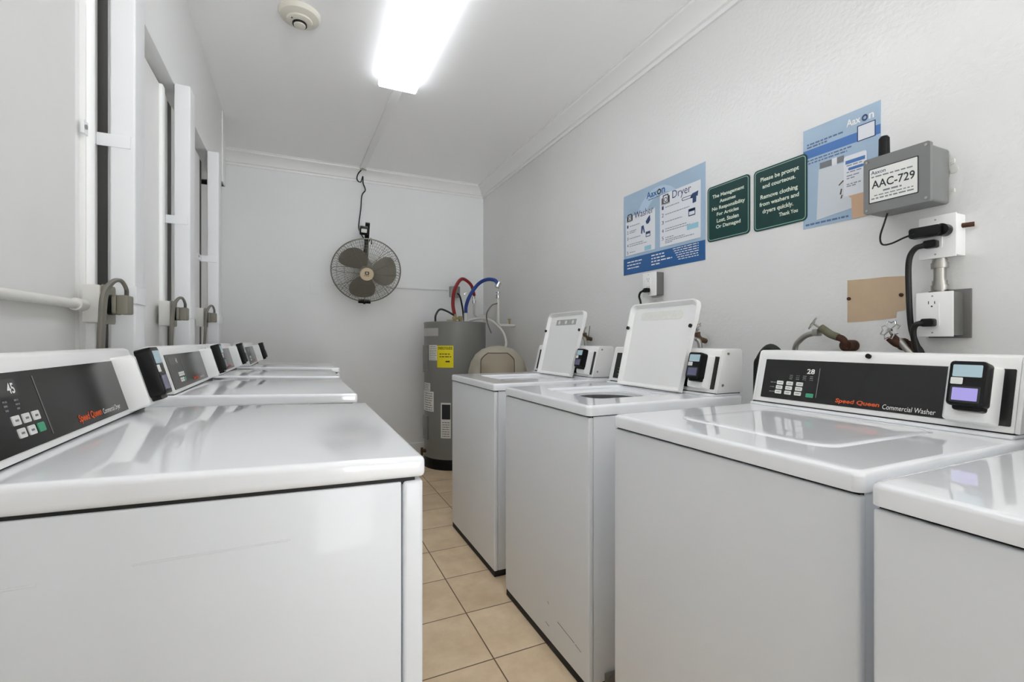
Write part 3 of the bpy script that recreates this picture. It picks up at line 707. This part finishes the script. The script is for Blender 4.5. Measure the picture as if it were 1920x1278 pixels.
# ================================================================ RIGHT WALL
# ---- laundry instruction poster
SOFT = M('soft_navy_ink', (92, 112, 150), .5); SOFTG = M('soft_grey_ink', (140, 146, 158), .5)
PW, PH = .626, .479
p = thing('instruction_poster', 'light blue washer and dryer instruction poster with dark blue footer', 'poster', on_right(2.291, 1.531))
B().box(0, PW, 0, PH, 0, .002).build('sheet', SKY, p)
B().box(0, PW, 0, .098, .002, .0025).build('footer_band', DBLUE, p)
sw = [(.30+.19*math.cos(a), .26+.195*math.sin(a)) for a in [PI*(.95-.80*k/20) for k in range(21)]]+[(.33+.15*math.cos(a), .25+.165*math.sin(a)) for a in [PI*(.15+.80*k/20) for k in range(21)]]
B().poly(sw, .002, .0023).build('pale_swirl', SKY2, p)
B().box(.022, .275, .115, .345, .0023, .004).build('washer_card', CARD, p)
B().box(.315, .598, .115, .400, .0023, .004).build('dryer_card', CARD, p)
text('Aax', .205, .291, .410, .446, None, .0028, bold=.02).build('logo_lettering', DBLUE, p); text('n', .326, .352, .410, .437, None, .0028, bold=.02).build('logo_lettering', DBLUE, p)
B().ring([(.307+.0155*math.cos(a), .4245+.0155*math.sin(a)) for a in [2*PI*k/24 for k in range(24)]], [(.307+.0085*math.cos(a), .4245+.0085*math.sin(a)) for a in [2*PI*k/24 for k in range(24)]], .0029, .0034).build('logo_ring', INKD, p)
bb = B(); words(bb, .22, .36, .398, .005, .0026, .003, 2); bb.build('small_print', SOFT, p)
bb = text('Washer', .102, .264, .322, .360, None, .0046); bb.build('washer_title', INKN, p)
bb = text('Dryer', .408, .538, .345, .398, None, .0046); bb.build('dryer_title', INKN, p)
def washicon(x, y, s):
    b_ = B(); b_.ring(rr(x, x+s, y, y+s*1.15, s*.12), rr(x+s*.12, x+s*.88, y+s*.12, y+s*1.03, s*.08), .0042, .0050)
    n = 20; b_.ring([(x+s/2+s*.3*math.cos(2*PI*k/n), y+s*.5+s*.3*math.sin(2*PI*k/n)) for k in range(n)], [(x+s/2+s*.22*math.cos(2*PI*k/n), y+s*.5+s*.22*math.sin(2*PI*k/n)) for k in range(n)], .0042, .0050)
    b_.box(x-s*.25, x+s*1.2, y-s*.10, y-s*.06, .0042, .0048).box(x-s*.22, x-s*.05, y, y+s*.8, .0042, .0048).box(x+s*1.03, x+s*1.2, y, y+s*.9, .0042, .0048); return b_
washicon(.042, .318, .036).build('washer_drawing', INKD, p); washicon(.338, .345, .042).build('dryer_drawing', INKD, p)
bb = B()
for k, y in enumerate((.278, .243, .205, .165, .122)):
    add_text(bb, str(k+1), .035, .048, y, y+.018, .0046)
for k, y in enumerate((.315, .275, .235, .19, .150)):
    add_text(bb, str(k+1), .330, .344, y, y+.02, .0046)
bb.build('step_numbers', INKN, p)
bb = B()
for k, (y, l) in enumerate(((.284, .09), (.254, .06), (.244, .055), (.211, .10), (.176, .12), (.165, .15), (.128, .05))): words(bb, .058, .058+l, y, .0045, .004, .0045, k)
for k, (y, l) in enumerate(((.322, .10), (.283, .17), (.243, .12), (.205, .15), (.193, .18), (.158, .06), (.147, .14), (.138, .20), (.13, .05))): words(bb, .356, .356+l, y, .0045, .004, .0045, k+9)
bb.build('small_print', SOFTG, p)
bb = B().poly([(.20, .285), (.215, .30), (.235, .315), (.238, .285), (.225, .27), (.208, .268)], .0041, .0046).build('garment_drawing', INKN, p)
B().poly([(.16, .225), (.163, .265), (.182, .268), (.193, .225), (.185, .222), (.176, .25), (.170, .22)], .0041, .0046).build('garment_drawing', INKN, p)
bb = B().poly([(.53, .325), (.545, .345), (.585, .350), (.58, .325), (.572, .327), (.57, .298), (.548, .296), (.548, .322)], .0041, .0046)
bb.build('garment_drawing', INKN, p)
bb = B().ring(rr(.20, .238, .195, .225, .003), rr(.204, .234, .199, .211, .002), .0041, .0046).ring(rr(.52, .565, .235, .272, .003), rr(.524, .561, .24, .258, .002), .0041, .0046).box(.524, .561, .262, .268, .0041, .0046)
bb.ring(rr(.475, .545, .325, .341, .008), rr(.479, .541, .328, .338, .005), .0041, .0046)
bb.build('machine_drawing', INKN, p)
B().box(.19, .245, .120, .145, .0041, .0046).build('card_drawing', M('pale_cyan', (150, 196, 214), .4), p); B().box(.51, .585, .168, .195, .0041, .0046).build('card_drawing', M('pale_cyan', (150, 196, 214), .4), p)
bb = B()
for k in range(3): words(bb, .035, .035+.13-.01*k, .07-k*.018, .006, .0025, .003, 20+k, .02)
bb.build('footer_print', INKW, p); bb = B()
for k in range(4): words(bb, .245, .245+(.10, .11, .16, .07)[k], .078-k*.017, .0065, .0025, .003, 30+k, .025)
bb.build('footer_print', INKW, p); bb = B()
for k in range(6): words(bb, .41+.008*k, .585, .088-k*.012, .004, .0025, .003, 40+k, .02)
bb.build('footer_print', INKW, p)
# ---- green signs
def green_sign(y, z, w_, h_, label, lines, small=None):
    s = thing('green_sign', label, 'sign', on_right(y, z), 'green plastic notices on the right wall')
    pl = B().rrect(0, w_, 0, h_, 0, .004, .018, n=6).build('sign_plate', GREENS, s)
    B().ring(rr(.006, w_-.006, .006, h_-.006, .014, 6), rr(.0085, w_-.0085, .0085, h_-.0085, .012, 6), .004, .0044).build('border_line', PALEG, s)
    for tx, x0, x1, y0, y1 in lines: text(tx, x0*w_, x1*w_, y0*h_, y1*h_, None, .0045, bold=.025).build('sign_lettering', CREAM, s)
def L_(rows, top, pitch, hgt):
    return [(tx, x0, x1, top-i*pitch-hgt*(1.35 if any(c in tx for c in 'gpqy,') and not tx.isupper() else 1), top-i*pitch) for i, (tx, x0, x1) in enumerate(rows)]
green_sign(1.650, 1.610, .232, .262, 'smaller dark green sign about lost or damaged articles, beside the blue poster',
           L_([('The Management', .13, .88), ('Assumes', .31, .69), ('No Responsibility', .12, .90), ('For Articles', .24, .76), ('Lost, Stolen', .24, .76), ('Or Damaged', .22, .80)], .84, .112, .062))
green_sign(1.398, 1.607, .234, .262, 'larger-looking dark green sign asking to remove clothing quickly',
           L_([('Please be prompt', .14, .86), ('and courteous.', .18, .80)], .86, .118, .066)+L_([('Remove clothing', .14, .84), ('from washers and', .12, .86), ('dryers quickly.', .18, .76)], .575, .118, .066)+[('Thank You', .50, .84, .155, .215)])
# ---- second poster
p = thing('payment_poster', 'light blue poster showing a hand holding a phone, partly behind the grey box', 'poster', on_right(1.181, 1.573, ))
PW, PH = .267, .384
B().box(0, PW, 0, PH, 0, .002).build('sheet', SKY, p)
B().box(0, PW, .270, .303, .002, .0024).build('blue_band', MBLUE, p)
text('Aax', .158, .205, .334, .360, None, .0026, bold=.02).build('logo_lettering', INKW, p); text('n', .2315, .247, .334, .353, None, .0026, bold=.02).build('logo_lettering', INKW, p)
B().ring([(.2185+.0095*math.cos(a), .3445+.0115*math.sin(a)) for a in [2*PI*k/24 for k in range(24)]], [(.2185+.005*math.cos(a), .3445+.006*math.sin(a)) for a in [2*PI*k/24 for k in range(24)]], .0027, .0032).build('logo_ring', INKN, p)
B().ring(rr(.194, .252, .268, .324, .001, 2), rr(.197, .249, .271, .321, .001, 2), .0024, .003).build('blank_code_frame', INKN, p)
B().box(.196, .250, .270, .322, .0023, .0026).build('blank_code_square', CARD, p)
bb = B(); words(bb, .015, .15, .320, .006, .0022, .0026, 1); words(bb, .015, .09, .309, .006, .0022, .0026, 2); words(bb, .015, .175, .258, .005, .0022, .0026, 3); words(bb, .02, .16, .247, .005, .0022, .0026, 4); words(bb, .01, .165, .010, .007, .0022, .0026, 5)
bb.build('small_print', SOFT, p)
B().poly([(.052, .025), (.060, .215), (.185, .21), (.185, .04)], .0022, .0030).build('white_panel_drawing', M('poster_grey_card', (206, 212, 218), .4), p)
B().box(.064, .150, .216, .238, .0022, .0028).build('dark_bar_drawing', INKG, p); B().box(.108, .126, .212, .240, .0028, .003).build('bar_icon_drawing', CARD, p)
B().poly([(.150, .10), (.175, .075), (.178, .0), (.262, .0), (.262, .12), (.22, .12)], .0029, .0033).build('hand_drawing', SKIN, p)
B().poly([(.132, .135), (.148, .148), (.15, .144), (.134, .131)], .0031, .0036).poly([(.136, .098), (.140, .118), (.144, .118), (.141, .098)], .0031, .0036).poly([(.138, .083), (.142, .095), (.146, .095), (.143, .083)], .0031, .0036).build('finger_drawing', COPPER, p)
B().rrect(.150, .225, .085, .230, .0033, .0038, .008).build('phone_drawing', CARD, p)
bb = B().box(.156, .220, .200, .213, .0038, .0041).rrect(.165, .215, .176, .186, .0038, .0041, .004); bb.build('phone_bars', MBLUE, p)
bb = B(); [words(bb, .160, .160+l, y, .004, .0038, .0041, k) for k, (y, l) in enumerate(((.192, .05), (.168, .05), (.155, .045), (.146, .03), (.125, .05), (.118, .03)))]; bb.build('small_print', SOFTG, p)
# ---- grey radio box
g = thing('radio_box', 'grey wall box with AAC-729 label and short black antenna', 'utility box', on_right(.905, 1.553))
B().poly([(0, 0), (.172, 0), (.176, .004), (.176, .160), (.172, .166), (0, .172)], .006, .10, bev=.004).build('box_body', GREYBOX, g)
B().rrect(-.002, .176, -.003, .175, .10, .114, .007).build('box_cover', GREYBOX, g)
for x, y in ((.008, .165), (.166, .165), (.008, .008), (.166, .008)): B().cyl((x, y, .114), (x, y, .1155), .004, n=12).build('cover_screw', STEEL, g)
lb = B().rrect(.014, .148, .028, .140, .114, .1145, .002).build('label_border', INKD, g)
B().rrect(.017, .145, .031, .137, .1145, .115, .002).build('label_sheet', PAPER, lb)
text('AAC-729', .023, .139, .074, .100, None, .1153, bold=.015).build('label_number', INKD, lb)
text('Aaxon', .021, .062, .120, .132, None, .1153, bold=.01).build('label_logo', INKN, lb)
bb = B(); words(bb, .022, .135, .110, .004, .115, .1153, 1); words(bb, .055, .105, .060, .005, .115, .1153, 2); words(bb, .03, .135, .050, .003, .115, .1153, 3); words(bb, .022, .138, .040, .004, .115, .1153, 4); bb.build('small_print', INKG, lb)
B().cyl((.038, .17, .075), (.038, .24, .075), .0155, .0145).cyl((.038, .24, .075), (.038, .247, .075), .0145, .010).build('antenna', BLACK, g)
for y in (.040, .128):
    B().rrect(.166, .188, y-.008, y+.008, 0, .006, .005).cyl((.181, y, .006), (.181, y, .009), .004, n=10).build('mounting_ear', PIPEW, g)
tag(B(on_right(.719, 1.654)).cyl((0, 0, 0), (0, 0, .003), .010).build('wall_washer_plug', PIPEW), 'small white screw cover on the wall right of the grey box', 'screw cover')
tag(B(on_right(0, 0)).tube([(-.865, 1.552, .06), (-.875, 1.52, .06), (-.885, 1.48, .062), (-.875, 1.452, .07), (-.845, 1.448, .08), (-.805, 1.458, .09), (-.775, 1.463, .095)], .0028, 8).build('adapter_cord', RUBBER), 'thin black cord from the grey box to the power adapter', 'cord')
pa = thing('power_adapter', 'long black power adapter plugged into the upper outlet box', 'adapter', on_right(.757, 1.465))
B().rrect(-.035, .045, -.016, .016, .068, .096, .008, bev=.003).cyl((.04, .0, .058), (.04, .0, .085), .018).build('adapter_body', BLACK, pa)
# ---- outlet boxes
def outlet_box(y, z, w_, h_, d, label, side, holes):
    o = thing('outlet_box', label, 'outlet box', on_right(y, z), 'surface outlet boxes on the right wall')
    B().box(.012, w_, .004, h_-.002, 0, d, .003).build('box_body', side, o)
    B().box(.004, w_, 0, h_, d, d+.006, .002).build('cover_plate', PLAST, o)
    cx = w_*.48
    ins = B().rrect(cx-.017, cx+.017, h_*.5-.034, h_*.5+.034, d+.006, d+.009, .003).build('receptacle', PLAST, o)
    bb = B()
    for yy in holes: bb.box(cx-.009, cx-.007, yy, yy+.009, d+.009, d+.0095).box(cx+.006, cx+.008, yy, yy+.008, d+.009, d+.0095).cyl((cx, yy-.007, d+.009), (cx, yy-.007, d+.0095), .0025, n=10)
    bb.build('receptacle_slots', INKD, ins)
    for yy in (.012, h_-.012): B().cyl((cx, yy, d+.006), (cx, yy, d+.0068), .0025, n=10).build('cover_screw', STEEL, o)
    return o
outlet_box(.787, 1.386, .094, .128, .050, 'upper white outlet box under the grey box, with black adapter', PLAST, (1.0,) and (.085,))
lo_ = outlet_box(.790, 1.150, .094, .134, .060, 'lower white outlet box with grey steel sides near the right edge', DGREY, (.098,))
B().box(.01, .112, -.004, .142, 0, .008, .002).build('back_plate', DGREY, lo_)
outlet_box(2.060, 1.380, .110, .130, .050, 'white outlet box with dark side directly below the instruction poster', DGREY, (.09, .045))
tag(B(on_right(.683, 1.478)).cyl((-.012, 0, .02), (.014, 0, .012), .007).build('conduit_stub', RUST), 'short rusty stub sticking out beside the upper outlet box', 'pipe stub')
cn = thing('conduit_nipple', 'short steel conduit coupling between the two stacked outlet boxes', 'conduit', on_right(.742, 1.286))
B().cyl((0, 0, .03), (0, .102, .03), .015).build('pipe_run', STEEL, cn)
B().cyl((0, .005, .03), (0, .020, .03), .021).cyl((0, .020, .03), (0, .034, .03), .018).build('lock_nut', STEEL, cn)
B().cyl((0, .072, .03), (0, .088, .03), .021).cyl((0, .088, .03), (0, .097, .03), .018).build('lock_nut', STEEL, cn)
def cord_plug(y, z, d, label, path, r=.008):
    c = thing('power_plug', label, 'plug', on_right(y, z), 'black power plugs and cords on the right wall')
    B().rrect(-.017, .015, -.012, .012, d, d+.022, .006, bev=.002).cyl((0, 0, d+.010), (-.022, -.002, d+.018), .010, .008, n=14).build('plug_body', BLACK, c)
    B().tube(path, r, 10).build('cord', RUBBER, c)
cord_plug(.745, 1.428, .060, 'black plug in the upper outlet box with long cord hanging down', [(-.015, -.002, .078), (-.035, -.008, .082), (-.052, -.04, .08), (-.058, -.12, .07), (-.057, -.24, .06), (-.045, -.30, .055), (-.03, -.345, .05), (-.02, -.5, .05)])
cord_plug(.747, 1.192, .070, 'black plug in the lower outlet box with cord dropping behind the washer', [(-.013, -.002, .086), (-.028, -.006, .09), (-.037, -.03, .085), (-.036, -.08, .07), (-.025, -.12, .06), (-.01, -.3, .05)])
cord_plug(2.006, 1.412, .060, 'black plug in the outlet box below the instruction poster', [(-.018, -.002, .076), (-.045, -.008, .075), (-.062, -.03, .07), (-.06, -.07, .06), (-.05, -.2, .05)], .006)
# ---- bare patch
bp_ = thing('bare_wall_patch', 'bare beige rectangle of unpainted wall between the valves and the poster', 'wall patch', on_right(1.020, 1.203))
B().poly([(0, 0), (.05, .002), (.10, .006), (.150, .010), (.152, .03), (.176, .035), (.176, .146), (.12, .150), (.06, .150), (0, .152)], 0, .0015).build('patch_surface', PATCH, bp_)
for x, y in ((.006, .085), (.166, .085)): B().cyl((x, y, .0015), (x, y, .006), .006, n=12).build('anchor_screw', RUST, bp_)
# ---- valves
def wheel(bb, c, r, ax, n=8):
    ax = Vector(ax).normalized(); u = ax.orthogonal().normalized(); v = ax.cross(u); c = Vector(c)
    pts = [c+(u*math.cos(a)+v*math.sin(a))*(r*(1 if k % 2 else .74)) for k, a in [(k, 2*PI*k/(2*n)) for k in range(2*n+1)]]
    bb.tube(pts, .0022, 6, False)
    for k in range(0, 2*n, 4):
        a = 2*PI*k/(2*n); bb.tube([c, c+(u*math.cos(a)+v*math.sin(a))*r*.74], .0018, 6, False)
    bb.cyl(c-ax*.004, c+ax*.004, .006, n=12)
# valve A: taped elbow + braided hose
v = thing('water_valve', 'taped metal valve with wheel handle and braided hose, left of the beige patch', 'valve', on_right(1.0, 1.12), 'water valves above the washers')
B().cyl((0, 0, 0), (0, 0, .05), .02).tube([(0, -.01, .05), (0, .02, .06), (-.03, .034, .06)], .012).build('wall_elbow', RUST, v)
B().tube([(-.018, .03, .06), (-.045, .042, .062), (-.075, .066, .066)], .0135, 12).build('taped_body', TAPE, v)
B().box(-.098, -.078, .034, .060, .05, .082, .005).build('hose_nut', STEEL, v)
bb = B(); wheel(bb, (-.098, .082, .075), .025, (-.6, .5, .55)); bb.tube([(-.078, .066, .068), (-.098, .082, .075)], .004, 8, False); bb.build('wheel_handle', STEEL, v)
B().tube([(-.095, .045, .066), (-.125, .038, .066), (-.15, .02, .066), (-.17, -.01, .066), (-.178, -.1, .06)], .010, 10).build('braided_hose', STEEL, v)
# valve B: rusty
v = thing('water_valve', 'rusty valve with star-shaped wheel handle, right of the beige patch', 'valve', on_right(.828, 1.12), 'water valves above the washers')
B().cyl((.005, -.005, 0), (0, .005, .05), .018).tube([(0, .01, .04), (-.005, .012, .07), (-.02, .03, .08)], .016).build('valve_body', RUST, v)
bb = B(); wheel(bb, (-.018, .052, .085), .032, (-.25, .25, .9)); bb.tube([(-.012, .02, .07), (-.018, .052, .085)], .005, 8, False); bb.build('wheel_handle', CHROME, v)
B().tube([(.0, .02, .07), (.02, -.005, .075), (.035, -.035, .075), (.04, -.12, .07)], .010, 10).build('braided_hose', STEEL, v)
for (y, z, lab) in ((1.665, 1.155, 'water valve half hidden behind the open lid of the middle washer'), (2.64, 1.165, 'water valve above the card reader of the farthest washer')):
    v = thing('water_valve', lab, 'valve', on_right(y, z), 'water valves above the washers')
    B().cyl((0, -.02, 0), (0, -.012, .035), .013).tube([(.0, -.015, .03), (.0, .0, .05), (-.0, .022, .055)], .014).build('valve_body', COPPER, v)
    bb = B(); wheel(bb, (.005, .042, .06), .028, (-.3, .5, .8)); bb.tube([(0, .02, .055), (.005, .042, .06)], .005, 8, False); bb.build('wheel_handle', STEEL, v)
    B().tube([(.0, -.01, .06), (.02, -.02, .065), (.028, -.05, .065), (.03, -.14, .06)], .011, 10).build('water_hose', STEEL, v)
    if y > 2: B().tube([(-.02, -.03, .02), (-.005, .0, .02), (-.0, .07, .012)], .003, 6).build('hanging_wire', DGREY, v)
# drain hose arching up behind washers 2 and 3
dh = thing('drain_hose', 'thick black drain hose arching up between the middle and closed washers', 'hose', (1.60, 1.17, .6))
B().tube([(.0, .055, -.5), (0, .055, .0), (.0, .055, .40), (0, .045, .465), (0, .005, .508), (0, -.035, .47), (0, -.045, .40), (0, -.045, -.5)], .018, 14).build('hose_run', RUBBER, dh)
tag(B().tube([(1.68, 1.155, .1), (1.68, 1.155, .8), (1.68, 1.155, 1.055)], .022, 14).build('standpipe', M('grey_pipe', (160, 158, 152), .5)), 'pale grey standpipe behind the black drain hose', 'pipe')
